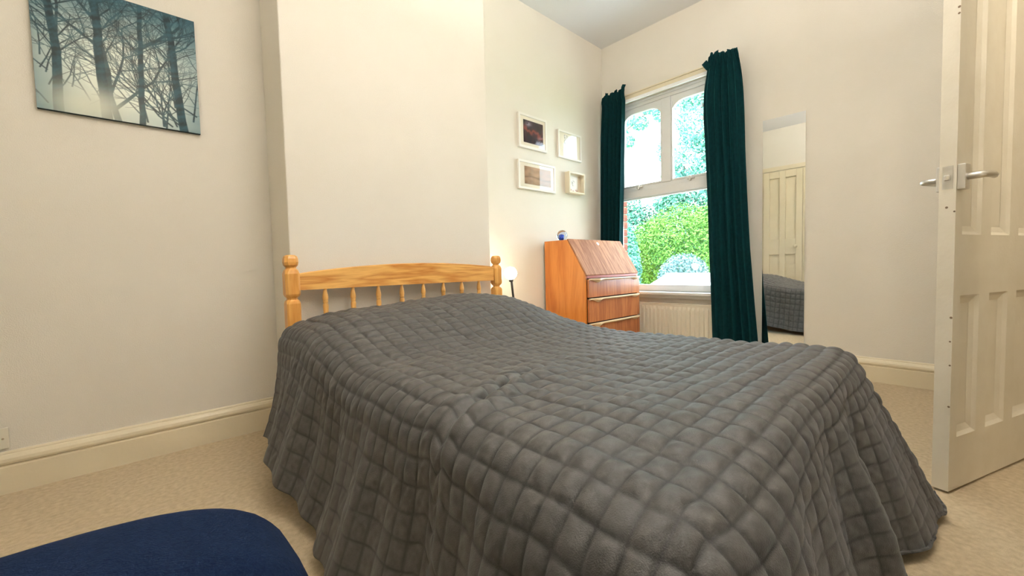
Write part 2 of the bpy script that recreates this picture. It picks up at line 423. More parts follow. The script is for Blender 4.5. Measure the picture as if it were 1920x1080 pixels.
def curtain(name, edges, ztop, zbot, folds, label, seed, flap=None, push=.032, xc_=.098):
    """edges: list of (z, y_left, y_right) where left = larger y"""
    root = empty(name, (XE-.09, (edges[0][1]+edges[0][2])/2, zbot), 0, label, 'curtain', 'teal velvet curtains at the window')
    nu, nv = 150, 120
    u = np.linspace(0, 1, nu); zz = np.linspace(zbot, ztop, nv)
    ez = np.array([e[0] for e in edges]); o_ = np.argsort(ez)
    yl = np.interp(zz, ez[o_], np.array([e[1] for e in edges])[o_]); yr = np.interp(zz, ez[o_], np.array([e[2] for e in edges])[o_])
    k = np.ones(9)/9
    for a in (yl, yr): a[4:-4] = np.convolve(a, k, 'valid')
    U, Z = np.meshgrid(u, zz); v = (Z-zbot)/(ztop-zbot)
    g = np.random.default_rng(seed)
    ph = U*folds*2*PI + .9*np.sin(U*5+seed) + .35*np.sin(v*3.1+seed)*np.sin(U*7)
    amp = (.024-.008*v)*(1+.35*np.sin(U*9+seed*2))
    X = XE-xc_ - push*(1-sst(.35, .75, v)) + amp*np.sin(ph) + .008*np.sin(ph*2+1)*(1-v)
    Y = yl[:, None]*(1-U)+yr[:, None]*U + .010*np.cos(ph)*(1-.5*v)
    # gathered pencil-pleat heading: narrow sharp pleats above the tape
    hd = sst(.955, .985, v)
    X = X*(1-hd) + (XE-.095+.012*np.sign(np.sin(U*folds*2*PI*2))*np.abs(np.sin(U*folds*2*PI*2))**.5)*hd
    rag = g.uniform(-.016, .034, 14)
    Z = Z + hd*(np.interp(U, np.linspace(0, 1, 14), rag)+.008*np.sin(U*folds*4*PI))*sst(.97, 1, v)
    Z = Z + (1-v)**8*.006*np.sin(ph)
    P = np.stack([X, Y, Z], -1)-np.array(root.location)
    c = grid_mesh('drape', P, CURT, root); s = c.modifiers.new('solid', 'SOLIDIFY'); s.thickness = .004; s.offset = 0
    # heading tape stub folded out at the corner
    for (ya, za, yb, zb, w) in (flap or []):
        d = Vector((0, yb-ya, zb-za)); n = Vector((0, -d.z, d.y)).normalized()*w
        pts = []
        bm = bmesh.new()
        secs = []
        for t, dx in ((0, -.004), (.5, -.016), (1, -.010)):
            p = Vector((XE-.11+dx, ya, za))+d*t
            secs.append([p+n+Vector((.004, 0, 0)), p+n-Vector((.004, 0, 0)), p-n-Vector((.004, 0, 0)), p-n+Vector((.004, 0, 0))])
        bm = sweep(secs)
        bmesh.ops.translate(bm, vec=-Vector(root.location), verts=bm.verts)
        obj('heading_tab', bm, CURT, root, bevel=.002)
    return root
curtain('curtain', [(2.47, 2.345, 2.10), (2.36, 2.365, 2.115), (2.0, 2.385, 2.125), (1.5, 2.395, 2.14), (1.05, 2.402, 2.155), (.5, 2.405, 2.16), (.12, 2.405, 2.15)], 2.445, .02, 5,
        'left teal curtain hanging into the corner behind the bureau', 3, [(2.115, 2.42, 2.095, 2.47, .018)], 0, .082)
curtain('curtain', [(2.45, 1.345, 1.150), (2.33, 1.362, 1.128), (2.18, 1.390, 1.108), (2.0, 1.392, 1.098), (1.63, 1.372, 1.088), (1.3, 1.352, 1.070), (.9, 1.335, 1.045), (.5, 1.320, 1.015), (.02, 1.305, .975)], 2.435, .02, 5.5,
        'right teal curtain hanging full length beside the tall mirror', 8, [(1.34, 2.34, 1.375, 2.395, .022)])

# ------------------------------------------------------------------ mirror
mi = empty('mirror', (XE, .855, .12), 0, 'tall narrow frameless mirror on the wall right of the curtains', 'mirror')
lpart('wall_cleat', mi, bx(XE-.010, XE, .80, .91, 1.70, 1.74), PINE)
lpart('mirror_glass', mi, bx(XE-.012, XE-.008, .722, .990, .12, 1.855), MIRROR)
lpart('backing', mi, bx(XE-.008, XE, .724, .988, .122, 1.853), mat('mirror_backing', srgb(236, 232, 222), .6))

# ------------------------------------------------------------------ bed
bed = empty('bed', (1.13, 2.03, 0), 0, 'pine double bed with spindle headboard against the chimney breast', 'bed')
def oct_ring(cx, cy, h, ch, z):
    a, b = h, h-ch
    return [(cx+x, cy+y, z) for x, y in ((a, -b), (a, b), (b, a), (-b, a), (-a, b), (-a, -b), (-b, -a), (b, -a))]
for px in (.520, 1.738):
    secs = [oct_ring(px, 2.03, h, c, z) for z, h, c in ((0, .028, .006), (.665, .029, .006), (.677, .027, .010), (.684, .021, .012), (.690, .021, .012), (.699, .028, .011), (.708, .0305, .009), (.800, .0305, .009),
            (.815, .027, .012), (.824, .020, .012), (.829, .020, .012), (.838, .027, .013), (.852, .029, .012), (.868, .028, .012), (.878, .025, .012), (.884, .018, .010))]
    lpart('headboard_post', bed, sweep(secs), PINEZ)
# curved top rail
secs = []
for t in np.linspace(0, 1, 25):
    x = .548+t*(1.710-.548); zt = .800+.036*math.sin(PI*t)**.8+.012*t
    zb = .724+.002*math.sin(PI*t)
    secs.append([(x, 2.017, zb), (x, 2.043, zb), (x, 2.043, zt-.004), (x, 2.039, zt), (x, 2.021, zt), (x, 2.017, zt-.004)])
lpart('headboard_rail', bed, sweep(secs), PINE)
lpart('headboard_lower_rail', bed, bx(.548, 1.71, 2.017, 2.043, .40, .46), PINE, bevel=.004)
sp = [(.007, .726), (.008, .716), (.012, .694), (.0135, .682), (.013, .672), (.010, .668), (.0125, .664), (.0125, .660), (.009, .656), (.0125, .651), (.013, .645), (.011, .60), (.010, .55), (.012, .50), (.009, .46)]
sp0 = None
for k in range(8):
    x = .664+k*.1326
    if sp0 is None: sp0 = o = lpart('spindle', bed, lathe(sp[::-1], 14, (x, 2.03, 0)), PINEZ, smooth=True)
    else: o = sp0.copy(); C.objects.link(o); o.location.x = k*.1326
for x in (.545, 1.685): lpart('side_rail', bed, bx(x-.011, x+.011, .30, 2.00, .22, .33), PINE, bevel=.003)
lpart('foot_rail', bed, bx(.57, 1.66, .29, .315, .18, .34), PINE, bevel=.003)
for x in (.56, 1.67): lpart('foot_post', bed, bx(x-.028, x+.028, .275, .33, 0, .36), PINEZ, bevel=.005)
lpart('mattress', bed, bx(.575, 1.645, .32, 1.985, .33, .475), mat('mattress_ticking', srgb(225, 222, 215), .9), bevel=.04, seg=4)

# ------------------------------------------------------------------ quilted bedspread
X0, X1, Y0, Y1 = .550, 1.655, .265, 1.975
LO, RO, FO = .535, .50, .56
ds = .0046
s_ = np.arange(X0-LO, X1+RO+ds/2, ds); t_ = np.arange(Y0-FO, Y1+ds/2, ds)
Sg, Tg = np.meshgrid(s_, t_)
a = np.where(Sg < X0, X0-Sg, np.where(Sg > X1, Sg-X1, 0)); sx = np.where(Sg < X0, -1.0, 1.0)
b = np.where(Tg < Y0, Y0-Tg, 0)
xc = np.clip(Sg, X0, X1); yc = np.clip(Tg, Y0, Y1)
def height(x, y):
    h = np.full_like(x, .500)
    px = np.interp(x, [.50, .53, .56, .62, .74, .90, 1.07, 1.27, 1.45, 1.55, 1.62, 1.67], [.062, .082, .100, .116, .128, .133, .150, .163, .158, .132, .100, .070])
    w = sst(1.18, 1.72, y)
    h += px*w*(1-.10*sst(1.80, 1.98, y))
    h += .012*np.exp(-((y-.33)/.16)**2)                      # firmer edge at the foot
    h -= .010*np.exp(-((y-1.02)/.22)**2)*sst(.6, 1.2, x)
    h += .006*fnoise(x, y, 5, 3, 1.3)
    # a pushed-up crease running in from the near side
    d = np.array([.79, .21]); L = math.hypot(*d); d = d/L
    al = (x-.30)*d[0]+(y-.655)*d[1]; ac = -(x-.30)*d[1]+(y-.655)*d[0]+.02*np.sin(al*9)
    env = sst(-.02, .12, al)*(1-sst(.40, .74, al))
    h += env*(.016*np.exp(-((ac+.020)/.020)**2)-.013*np.exp(-((ac-.012)/.012)**2)+.010*np.exp(-((ac-.045)/.022)**2))
    # small puckers near the pillow side
    al2 = (x-.47)*.55+(y-1.05)*.83; ac2 = -(x-.47)*.83+(y-1.05)*.55
    h += .007*np.exp(-(al2/.10)**2)*np.sin(ac2*150)*np.exp(-(ac2/.035)**2)
    return h
Hh = height(xc, yc)
rho = (a**3.4+b**3.4)**(1/3.4)
den = np.maximum(np.hypot(a, b), 1e-9); dxn, dyn = sx*a/den, -b/den
phi = np.arctan2(b, a)                                        # 0 = side, pi/2 = foot
dc = np.hypot(np.minimum(Sg-X0, .6), np.minimum(Tg-Y0, .6))
crn = np.exp(-(np.hypot(np.maximum(Sg-X0, 0), np.maximum(Tg-Y0, 0))/.30)**2)           # 1 at the near corner
r_ = .075 + .035*np.where(sx < 0, 1-np.sin(phi)**2, 0) + .055*crn
Hh = Hh - .022*np.exp(-(np.hypot(xc-X0, yc-Y0)/.22)**2)
def drop(p, flare):
    th = np.minimum(p/r_, PI/2-flare); rest = np.maximum(p-r_*(PI/2-flare), 0)
    return r_*np.sin(th)+rest*np.sin(flare), r_*(1-np.cos(th))+rest*np.cos(flare)
side = .20-.08*sst(1.6, 1.95, yc)
fl = side*(1-np.sin(phi)**2)+np.sin(phi)**2*.24 + .08*np.sin(2*phi)**2 + np.sin(phi)**2*.15*sst(1.38, 1.64, xc)
fl = np.where(rho > 0, fl, .2)
out, dn = drop(rho, fl)
# hanging folds
k = sst(.05, .42, rho)
foot = b > 0
fr = np.zeros_like(a)
xs = xc
ft = (.050*np.exp(-((xs-1.21)/.060)**2)-.040*np.exp(-((xs-1.345)/.060)**2)+.018*np.exp(-((xs-1.50)/.06)**2)-.016*np.exp(-((xs-1.08)/.06)**2)
      + .016*np.cos((xs-.93)*2*PI/.27)*sst(1.12, .98, xs))
st_ = .022*np.cos((yc-1.60)*2*PI/.58) + .009*np.cos((yc-1.2)*2*PI/.17+1)
st_ = st_*(1-.4*sst(1.7, 1.95, yc))
cn = -.02*np.cos(4*phi)*np.sin(2*phi)+.028*np.sin(2*phi)*np.sin(6*phi+.6)
wf = np.sin(phi)**2
only_side = (b == 0); only_foot = (a == 0)
edge_fade_s = np.where(a > 0, (1-wf)*np.exp(-b/.10), 0); edge_fade_f = np.where(b > 0, wf*np.exp(-a/.10), 0)
fr = ft*edge_fade_f + st_*edge_fade_s + np.where((a > 0) & (b > 0), cn, 0)
out = out + fr*k + .03*(1-wf)*(np.clip(rho-.1, 0, 1)/.4)**3
X = xc+dxn*out; Y = yc+dyn*out; Z = Hh-dn
# let the cloth lie instead of passing through the carpet
Z = np.where(Z < .03, .03+.02*(1-np.exp((Z-.03)/.05)), Z)
P = np.stack([X, Y, Z], -1)
def normals(P):
    du = np.gradient(P, axis=1); dv = np.gradient(P, axis=0); n = np.cross(du, dv)
    return n/np.maximum(np.linalg.norm(n, axis=-1, keepdims=True), 1e-9)
N = normals(P)
CX, CY = .0600, .0470
wob = .0035*fnoise(Sg, Tg, 21, 2, 3.0); wob2 = .0035*fnoise(Sg, Tg, 22, 2, 3.0)
uq, vq = (Sg-.013+wob)/CX, (Tg+.006+wob2)/CY
ci, cj = np.floor(uq).astype(int), np.floor(vq).astype(int)
hsh = np.abs(np.sin(ci*12.9898+cj*78.233)*43758.5453) % 1
hs2 = np.abs(np.sin(ci*39.346+cj*11.135)*24634.6345) % 1
du_ = np.abs(uq-np.round(uq))*CX; dv_ = np.abs(vq-np.round(vq))*CY      # distance to the nearest seam
puff = .45*(1-np.exp(-du_/.005))*(1-np.exp(-dv_/.005)) + .55*(np.abs(np.sin(PI*uq))*np.abs(np.sin(PI*vq)))**.8
flat = 1-.58*sst(.08, .35, rho)
disp = .0082*(.75+.5*hsh)*puff*flat
disp += .0016*(hs2-.3)*np.sin((uq*.7+vq)*2*PI*1.6+hsh*6)*puff     # little dimples inside the cells
disp += .0010*fnoise(Sg, Tg, 31, 3, 9.0)
P = P + N*disp[..., None]
bs = grid_mesh('bedspread', P-np.array((1.1, 1.1, 0)), QUILT, cols=np.repeat(np.exp(-(np.minimum(du_, dv_)/.0032)**2)[..., None], 3, -1))  # vertex colour carries the painted seam shade
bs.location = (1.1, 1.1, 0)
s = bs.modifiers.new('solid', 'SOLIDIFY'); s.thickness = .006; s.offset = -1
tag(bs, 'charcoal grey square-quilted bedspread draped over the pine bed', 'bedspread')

# ------------------------------------------------------------------ bureau
bu = empty('bureau', (3.0, 2.18, 0), 0, 'teak bureau desk with sloping lid and three drawers under the curtain', 'desk')
bx0, bx1, byf, byb, zd, zt, yt = 2.607, 3.392, 1.968, 2.395, .728, 1.022, 2.150
for xa, xb in ((bx0, bx0+.018), (bx1-.018, bx1)):
    prof = [(byb, .10), (byb, zt), (yt, zt), (byf, zd), (byf, .10)]
    bm = bmesh.new(); A = [bm.verts.new((xa, y, z)) for y, z in prof]; B = [bm.verts.new((xb, y, z)) for y, z in prof]
    bm.faces.new(A); bm.faces.new(B[::-1])
    for i in range(5): bm.faces.new((A[i], A[(i+1) % 5], B[(i+1) % 5], B[i]))
    lpart('side_panel', bu, bm, TEAKZ, bevel=.002)
lpart('top_panel', bu, bx(bx0+.018, bx1-.018, yt+.008, byb, zt-.018, zt), wood('teak_top', srgb(176, 104, 48), srgb(206, 140, 76), 'x', 6), bevel=.002)
bm = bmesh.new(); box(bm, bx0+.018, bx1-.018, byf+.02, byb-.01, .12, zd-.012); lpart('carcass', bu, bm, DARK)
bm = bmesh.new(); box(bm, bx0+.018, bx1-.018, yt+.02, byb-.01, zd, zt-.02); lpart('carcass_upper', bu, bm, DARK)
# sloping lid, built in its own tilted frame so the grain follows it
lv = Vector((0, yt-byf, zt-zd)); ll = lv.length
lid = obj('lid', bx(-.0, bx1-bx0-.008, 0, ll+.006, -.018, .003), TEAKL, bu, bevel=.003)
lid.location = (bx0+.004-3.0, byf-.008-2.18, zd+.002); lid.rotation_euler = (math.atan2(lv.z, lv.y), 0, 0)
lk = obj('lock', lathe([(.014, .0028), (.014, .0045), (.011, .0055), (.006, .0055), (.006, .0035)], 18, (.385, ll-.035, 0)), SATIN, lid, smooth=False)
kh = obj('keyhole', bx(.383, .387, ll-.042, ll-.028, .005, .0062), BLACK, lid)
bm = bmesh.new(); box(bm, bx0+.02, bx1-.02, byf-.002, byf+.02, zd-.022, zd-.002); lpart('lid_rail', bu, bm, mat('red_rail', srgb(168, 78, 52), .4))
def grip(z):
    """long carved lip along the drawer top, swelling near both ends"""
    secs = []; W_ = bx1-bx0-.044
    for t in np.linspace(0, 1, 41):
        x = bx0+.022+t*W_
        e = math.exp(-((t-.15)/.055)**2)+math.exp(-((t-.92)/.05)**2)*.8
        mid = math.sin(PI*min(max((t-.10)/.86, 0), 1))
        th = .009+.005*mid+.020*e; o_ = .014+.018*e+.008*mid
        secs.append([(x, byf-.018, z+.004), (x, byf-.018-o_, z+.004), (x, byf-.018-o_-.001, z+.001-th*.35), (x, byf-.018-o_*.4, z-th), (x, byf-.018, z-th*1.0)])
    return sweep(secs)
for (za, zb) in ((.552, .700), (.352, .542), (.130, .342)):
    d = lpart('drawer', bu, bx(bx0+.022, bx1-.004, byf-.018, byf+.0, za, zb-.004), TEAKF, bevel=.002)
    g = lpart('drawer_handle', bu, grip(zb-.002), TEAKH, smooth=False); g.parent = d
    g['label'] = 'pale carved drawer lip'
for x in (bx0+.03, bx1-.03):
    for y in (byf+.04, byb-.04):
        lpart('leg', bu, sweep([[(x+sx_*w, y+sy_*w, z) for sx_, sy_ in ((-1, -1), (1, -1), (1, 1), (-1, 1))] for z, w in ((0, .012), (.12, .018))]), TEAKZ)
lpart('plinth', bu, bx(bx0+.018, bx1-.018, byf+.01, byf+.03, .085, .13), TEAKZ)

# glass ball on the bureau
gb = empty('glass_ball', (2.70, 2.275, zt), 0, 'small blue and clear glass ball standing on the bureau top', 'ornament')
gm = bpy.data.materials.new('ball_glass'); gm.use_nodes = True
p = gm.node_tree.nodes['Principled BSDF']; p.inputs['Base Color'].default_value = (.72, .82, .96, 1); p.inputs['Roughness'].default_value = .02
p.inputs['Transmission Weight'].default_value = 1; p.inputs['IOR'].default_value = 1.45
R0 = .046
lpart('globe', gb, lathe([(R0*math.sin(t), R0-R0*math.cos(t)) for t in np.linspace(.06, PI-.02, 24)], 32, (2.70, 2.275, zt)), gm, smooth=True)
lpart('blue_core', gb, lathe([(.021*math.sin(t)*(1+.2*math.sin(3*t)), .034-.020*math.cos(t)) for t in np.linspace(.06, PI-.03, 16)], 20, (2.690, 2.272, zt)), mat('blue_glass', (.02, .08, .55), .15), smooth=True)

# ------------------------------------------------------------------ bedside table and lamp
bt = empty('bedside_table', (2.09, 2.24, 0), 0, 'white bedside table tucked between the bed and the bureau', 'table')
WT = mat('white_laminate', srgb(240, 236, 228), .4)
lpart('table_top', bt, bx(1.80, 2.375, 2.10, 2.40, .405, .432), WT, bevel=.006)
for x in (1.82, 2.355):
    lpart('side_panel', bt, bx(x-.012, x+.012, 2.12, 2.39, 0, .405), WT)
lpart('shelf', bt, bx(1.832, 2.343, 2.12, 2.39, .16, .178), WT); lpart('back_panel', bt, bx(1.832, 2.343, 2.378, 2.388, .178, .405), WT)
lpart('drawer', bt, bx(1.836, 2.339, 2.112, 2.128, .29, .398), WT, bevel=.003)

la = empty('bedside_lamp', (2.053, 2.2, .432), 0, 'lit globe bulb lamp on a thin black stem on the bedside table', 'lamp')
lpart('base', la, lathe([(.055, 0), (.055, .010), (.050, .014), (.010, .018)], 28, (2.053, 2.2, .432)), BLACK, smooth=False)
lpart('stem', la, tube([(2.053, 2.2, .44), (2.052, 2.2, .50), (2.045, 2.2, .58), (2.035, 2.2, .66), (2.027, 2.2, .735)], .0085, 14), BLACK, smooth=True)
lpart('bulb_holder', la, lathe([(.012, 0), (.016, .006), (.016, .026), (.013, .03)], 18, (2.026, 2.2, .700)), BLACK, smooth=True)
BULB = mat('lit_bulb', (1, .95, .85), .4, emit=(1, .84, .58), estr=26)
lpart('bulb', la, lathe([(.047*math.sin(t), .047-.047*math.cos(t)) for t in np.linspace(.25, PI-.03, 20)], 28, (2.022, 2.2, .717)), BULB, smooth=True)

# ------------------------------------------------------------------ pictures
def mix(c0, c1, t): return np.array(c0)*(1-t[..., None])+np.array(c1)*t[..., None]
L = lambda r, g, b: np.array(srgb(r, g, b)[:3])

def forest(nx, ny, asp):
    """misty bare wood in cold blue-green"""
    x, y = np.meshgrid(np.linspace(0, asp, nx), np.linspace(0, 1, ny))     # y up
    n = fnoise(x, y, 3, 4, 1.2)
    glow = np.exp(-(((x-.52*asp)/(.52*asp))**2+((y-.36)/.46)**2))
    img = mix(L(58, 112, 126), L(240, 246, 234), np.clip(glow*1.15+.12*n, 0, 1))
    dark = np.clip(sst(.60, 1.1, y)*.75+.25*sst(.75, 1, x/asp)+.2*sst(.2, 0, x/asp), 0, 1)
    img = img*(1-dark[..., None])+L(30, 70, 84)*dark[..., None]
    cov = np.zeros_like(x); g = np.random.default_rng(12)
    def stroke(x0, y0, x1, y1, w0, w1, k=1.0):
        nonlocal cov
        m = max(w0, w1)+.012
        i0, i1 = np.searchsorted(x[0], [min(x0, x1)-m, max(x0, x1)+m]); j0, j1 = np.searchsorted(y[:, 0], [min(y0, y1)-m, max(y0, y1)+m])
        if i1 <= i0 or j1 <= j0: return
        xs_, ys_ = x[j0:j1, i0:i1], y[j0:j1, i0:i1]
        dx, dy = x1-x0, y1-y0; l2 = dx*dx+dy*dy+1e-9
        t = np.clip(((xs_-x0)*dx+(ys_-y0)*dy)/l2, 0, 1)
        d = np.hypot(xs_-x0-t*dx, ys_-y0-t*dy); w = w0+(w1-w0)*t
        c = np.clip((w-d)/.004+.5, 0, 1)*k
        cov[j0:j1, i0:i1] = np.maximum(cov[j0:j1, i0:i1], c)
    def branch(x0, y0, ang, ln, w, depth):
        cx, cy, seg = x0, y0, 5
        for q in range(seg):
            ang += g.normal(0, .13)+.04*(PI/2-ang)
            nx_, ny_ = cx+math.cos(ang)*ln/seg, cy+math.sin(ang)*ln/seg
            stroke(cx, cy, nx_, ny_, w*(1-q/seg*.5), w*(1-(q+1)/seg*.5), .92); cx, cy = nx_, ny_
            if depth > 0 and g.random() < .85:
                branch(cx, cy, ang+g.choice([-1, 1])*g.uniform(.35, .95), ln*g.uniform(.45, .75), w*.5, depth-1)
    A = asp
    for fx, w, lean in ((.115, .030, -.015), (.385, .034, -.045), (.60, .022, .012), (.885, .032, -.085)):
        px_, py_ = fx*A, -.02
        for q in range(10):
            nx_ = px_+lean*.12+g.normal(0, .006); ny_ = py_+.115
            stroke(px_, py_, nx_, ny_, w*(1-q*.035), w*(1-(q+1)*.035), .95)
            if q > 2:
                for _ in range(2): branch(nx_, ny_, PI/2+g.choice([-1, 1])*g.uniform(.5, 1.1), g.uniform(.16, .4), w*.22, 2)
            px_, py_ = nx_, ny_
    branch(.45*A, .0, 1.62, .95, .022, 3); branch(.445*A, .10, .95, .62, .013, 2); branch(.60*A, .62, .75, .42, .017, 2); branch(.60*A, .60, 2.3, .3, .010, 2)
    branch(.14*A, .45, 1.75, .6, .012, 2)
    for _ in range(16): branch(g.uniform(.62, 1)*A, g.uniform(-.05, .2), g.uniform(1.5, 2.5), g.uniform(.4, .75), .007, 2)
    for _ in range(12): branch(g.uniform(0, .6)*A, g.uniform(0, .5), g.uniform(.8, 2.3), g.uniform(.2, .5), .005, 1)
    mist = np.exp(-(((x-.26*A)/(.20*A))**2+((y-.07)/.13)**2))
    tone = mix(L(10, 30, 38), L(36, 74, 84), np.clip(.5+.8*fnoise(x, y, 9, 4, 9), 0, 1))
    cov = cov*(1-.75*mist)
    img = img*(1-cov[..., None])+tone*cov[..., None]
    img = img*(1-.6*mist[..., None])+L(226, 224, 200)*.6*mist[..., None]
    return np.clip(img, 0, 1)

def grid_xz(x0, x1, z0, z1, y, nx, nz):
    x, z = np.meshgrid(np.linspace(x0, x1, nx), np.linspace(z0, z1, nz))
    return np.stack([x, np.full_like(x, y), z], -1)

cx0, cx1, cz0, cz1 = -.240, .262, 1.463, 1.972
cv = empty('canvas_picture', (.01, YN, cz0), 0, 'unframed canvas photograph of misty bare trees on the left wall', 'picture')
P = grid_xz(cx0, cx1, cz0, cz1, YN-.0185, 330, 330)-np.array(cv.location)
grid_mesh('print', P, PRINT, cv, smooth=False, cols=forest(330, 330, 1.0))
lpart('canvas_edge', cv, bx(cx0-.0005, cx1+.0005, YN-.018, YN, cz0-.0005, cz1+.0005), mat('canvas_side', srgb(36, 58, 62), .8))

def abstract_red(nx, ny):
    x, y = np.meshgrid(np.linspace(0, 1.3, nx), np.linspace(0, 1, ny))
    n = fnoise(x, y, 41, 5, 1.5); n2 = fnoise(x+.3*n, y, 42, 5, 2.2)
    img = mix(L(22, 14, 22), L(60, 34, 40), np.clip(.5+n, 0, 1))
    red = np.exp(-((y-.50+.22*(x-.7)-.15*n)/.10)**2); img = img*(1-red[..., None]*.8)+L(150, 74, 56)*red[..., None]*.8
    w = np.clip(sst(.35, .0, y-.25*(x-.75))*sst(.62, .95, x)+.0, 0, 1)*np.clip(.5+n2*1.3, 0, 1); img = img*(1-w[..., None])+L(176, 180, 204)*w[..., None]
    w = np.exp(-(((x-.33)/.16)**2+((y-.83)/.10)**2))*np.clip(.5+n2*1.5, 0, 1); img = img*(1-w[..., None])+L(150, 140, 150)*w[..., None]
    return np.clip(img, 0, 1)
def pale_sketch(nx, ny):
    x, y = np.meshgrid(np.linspace(0, 1.2, nx), np.linspace(0, 1, ny)); n = fnoise(x, y, 51, 5, 1.8)
    img = mix(L(240, 234, 224), L(206, 196, 180), np.clip(n*1.6, 0, 1))
    w = np.exp(-((x-.10)/.10)**2)*np.clip(.4+fnoise(x, y, 52, 4, 5)*1.6, 0, 1); img = img*(1-w[..., None])+L(120, 108, 100)*w[..., None]
    w = np.exp(-(((x-.72)/.25)**2+((y-.55)/.1)**2)); img = img*(1-w[..., None]*.6)+L(222, 200, 150)*w[..., None]*.6
    return np.clip(img, 0, 1)
def sepia(nx, ny):
    x, y = np.meshgrid(np.linspace(0, 2, nx), np.linspace(0, 1, ny)); n = fnoise(x, y*3, 61, 4, 1.0)
    img = mix(L(140, 112, 82), L(188, 152, 122), np.clip(.35+.25*x+.4*n, 0, 1))
    w = np.exp(-((y-.38-.06*np.sin(x*3))/.05)**2)*.6; img = img*(1-w[..., None])+L(112, 88, 66)*w[..., None]
    w = sst(.30, .05, y)*.35; img = img*(1-w[..., None])+L(120, 96, 70)*w[..., None]
    return np.clip(img, 0, 1)
def little_drawing(nx, ny):
    x, y = np.meshgrid(np.linspace(0, .8, nx), np.linspace(0, 1, ny)); n = fnoise(x, y, 71, 5, 4)
    img = np.ones(x.shape+(3,))*L(244, 238, 232)
    w = np.exp(-(((x-.38)/.12)**2+((y-.58)/.16)**2))*np.clip(n*3, 0, 1); img = img*(1-w[..., None])+L(86, 76, 72)*w[..., None]
    w = sst(.24, .10, y+.10*np.cos((x-.4)*7)-.05)*np.clip(.3+n*2, 0, 1)*.8; img = img*(1-w[..., None])+L(196, 140, 124)*w[..., None]
    return np.clip(img, 0, 1)

def framed(x0, x1, z0, z1, depth, bar, mb, fn, label, fm, glass=True, inset=.006, nx=90, group='picture frames in the alcove'):
    root = empty('picture_frame', ((x0+x1)/2, YN, z0), 0, label, 'picture', group)
    yf = YN-depth
    bm = bmesh.new()
    outer = [(x0, z0), (x1, z0), (x1, z1), (x0, z1)]; inner = [(x0+bar, z0+bar), (x1-bar, z0+bar), (x1-bar, z1-bar), (x0+bar, z1-bar)]
    of = [bm.verts.new((x, yf, z)) for x, z in outer]; ob = [bm.verts.new((x, YN, z)) for x, z in outer]
    if_ = [bm.verts.new((x, yf, z)) for x, z in inner]; ib = [bm.verts.new((x, YN, z)) for x, z in inner]
    for i in range(4):
        j = (i+1) % 4
        bm.faces.new((of[i], of[j], if_[j], if_[i])); bm.faces.new((of[i], ob[i], ob[j], of[j])); bm.faces.new((if_[i], if_[j], ib[j], ib[i])); bm.faces.new((ob[i], ib[i], ib[j], ob[j]))
    lpart('frame', root, bm, fm, bevel=.0015)
    ym = yf+inset if glass else YN-.008
    lpart('mount', root, bx(x0+bar, x1-bar, ym+.0015, ym+.004, z0+bar, z1-bar), MAT_)
    mx, mz, mw, mh = mb
    W_, H_ = x1-x0, z1-z0
    P = grid_xz(x0+mx*W_, x0+(mx+mw)*W_, z0+mz*H_, z0+(mz+mh)*H_, ym+.0008, nx, int(nx*H_*mh/(W_*mw)))-np.array(root.location)
    grid_mesh('print', P, PRINT, root, smooth=False, cols=fn(P.shape[1], P.shape[0]))
    if glass: lpart('glass', root, bx(x0+bar, x1-bar, ym-.002, ym-.0005, z0+bar, z1-bar), PGLASS)
    return root
framed(2.335, 2.672, 1.785, 2.062, .022, .020, (.17, .17, .70, .66), abstract_red, 'top left white frame with a dark red and black abstract', FRAMEW)
framed(2.822, 3.150, 1.780, 2.024, .022, .016, (.26, .17, .50, .70), pale_sketch, 'top right white frame with a pale washed-out sketch', FRAMEW)
framed(2.322, 2.772, 1.450, 1.684, .022, .018, (.16, .19, .72, .62), sepia, 'wide white frame with a brown sepia landscape', FRAMEW)
framed(2.925, 3.152, 1.472, 1.664, .055, .014, (.22, .10, .56, .78), little_drawing, 'small deep cream box frame with a tiny figure drawing', FRAMEC, glass=False)

# ------------------------------------------------------------------ wall socket
so = empty('wall_socket', (-.445, YN, .16), 0, 'white wall socket just above the skirting at the left', 'socket')
lpart('face_plate', so, bx(-.515, -.377, YN-.010, YN, .168, .248), PLASTIC, bevel=.003)
for x in (-.50, -.392): lpart('screw', so, lathe([(.0035, 0), (.0035, .0012)], 10, (0, 0, 0)), CHROME)
for i, ch in enumerate([c for c in so.children if c.name.startswith('screw')]):
    ch.location = Vector(((-.50, -.392)[i], YN-.0105, .208))-Vector(so.location); ch.rotation_euler = (PI/2, 0, 0)
    ch.data.transform(Matrix.Translation(Vector(so.location)))
for x in (-.475, -.420): lpart('switch_rocker', so, bx(x-.006, x+.006, YN-.013, YN-.009, .222, .238), PLASTIC)

# ------------------------------------------------------------------ open door on the right
DANG = math.atan2(-.35, .937)
dr = empty('door_1', (1.978, -.002, 0), DANG, 'open cream panelled door at the right, seen almost edge-on', 'door', kind='structure')
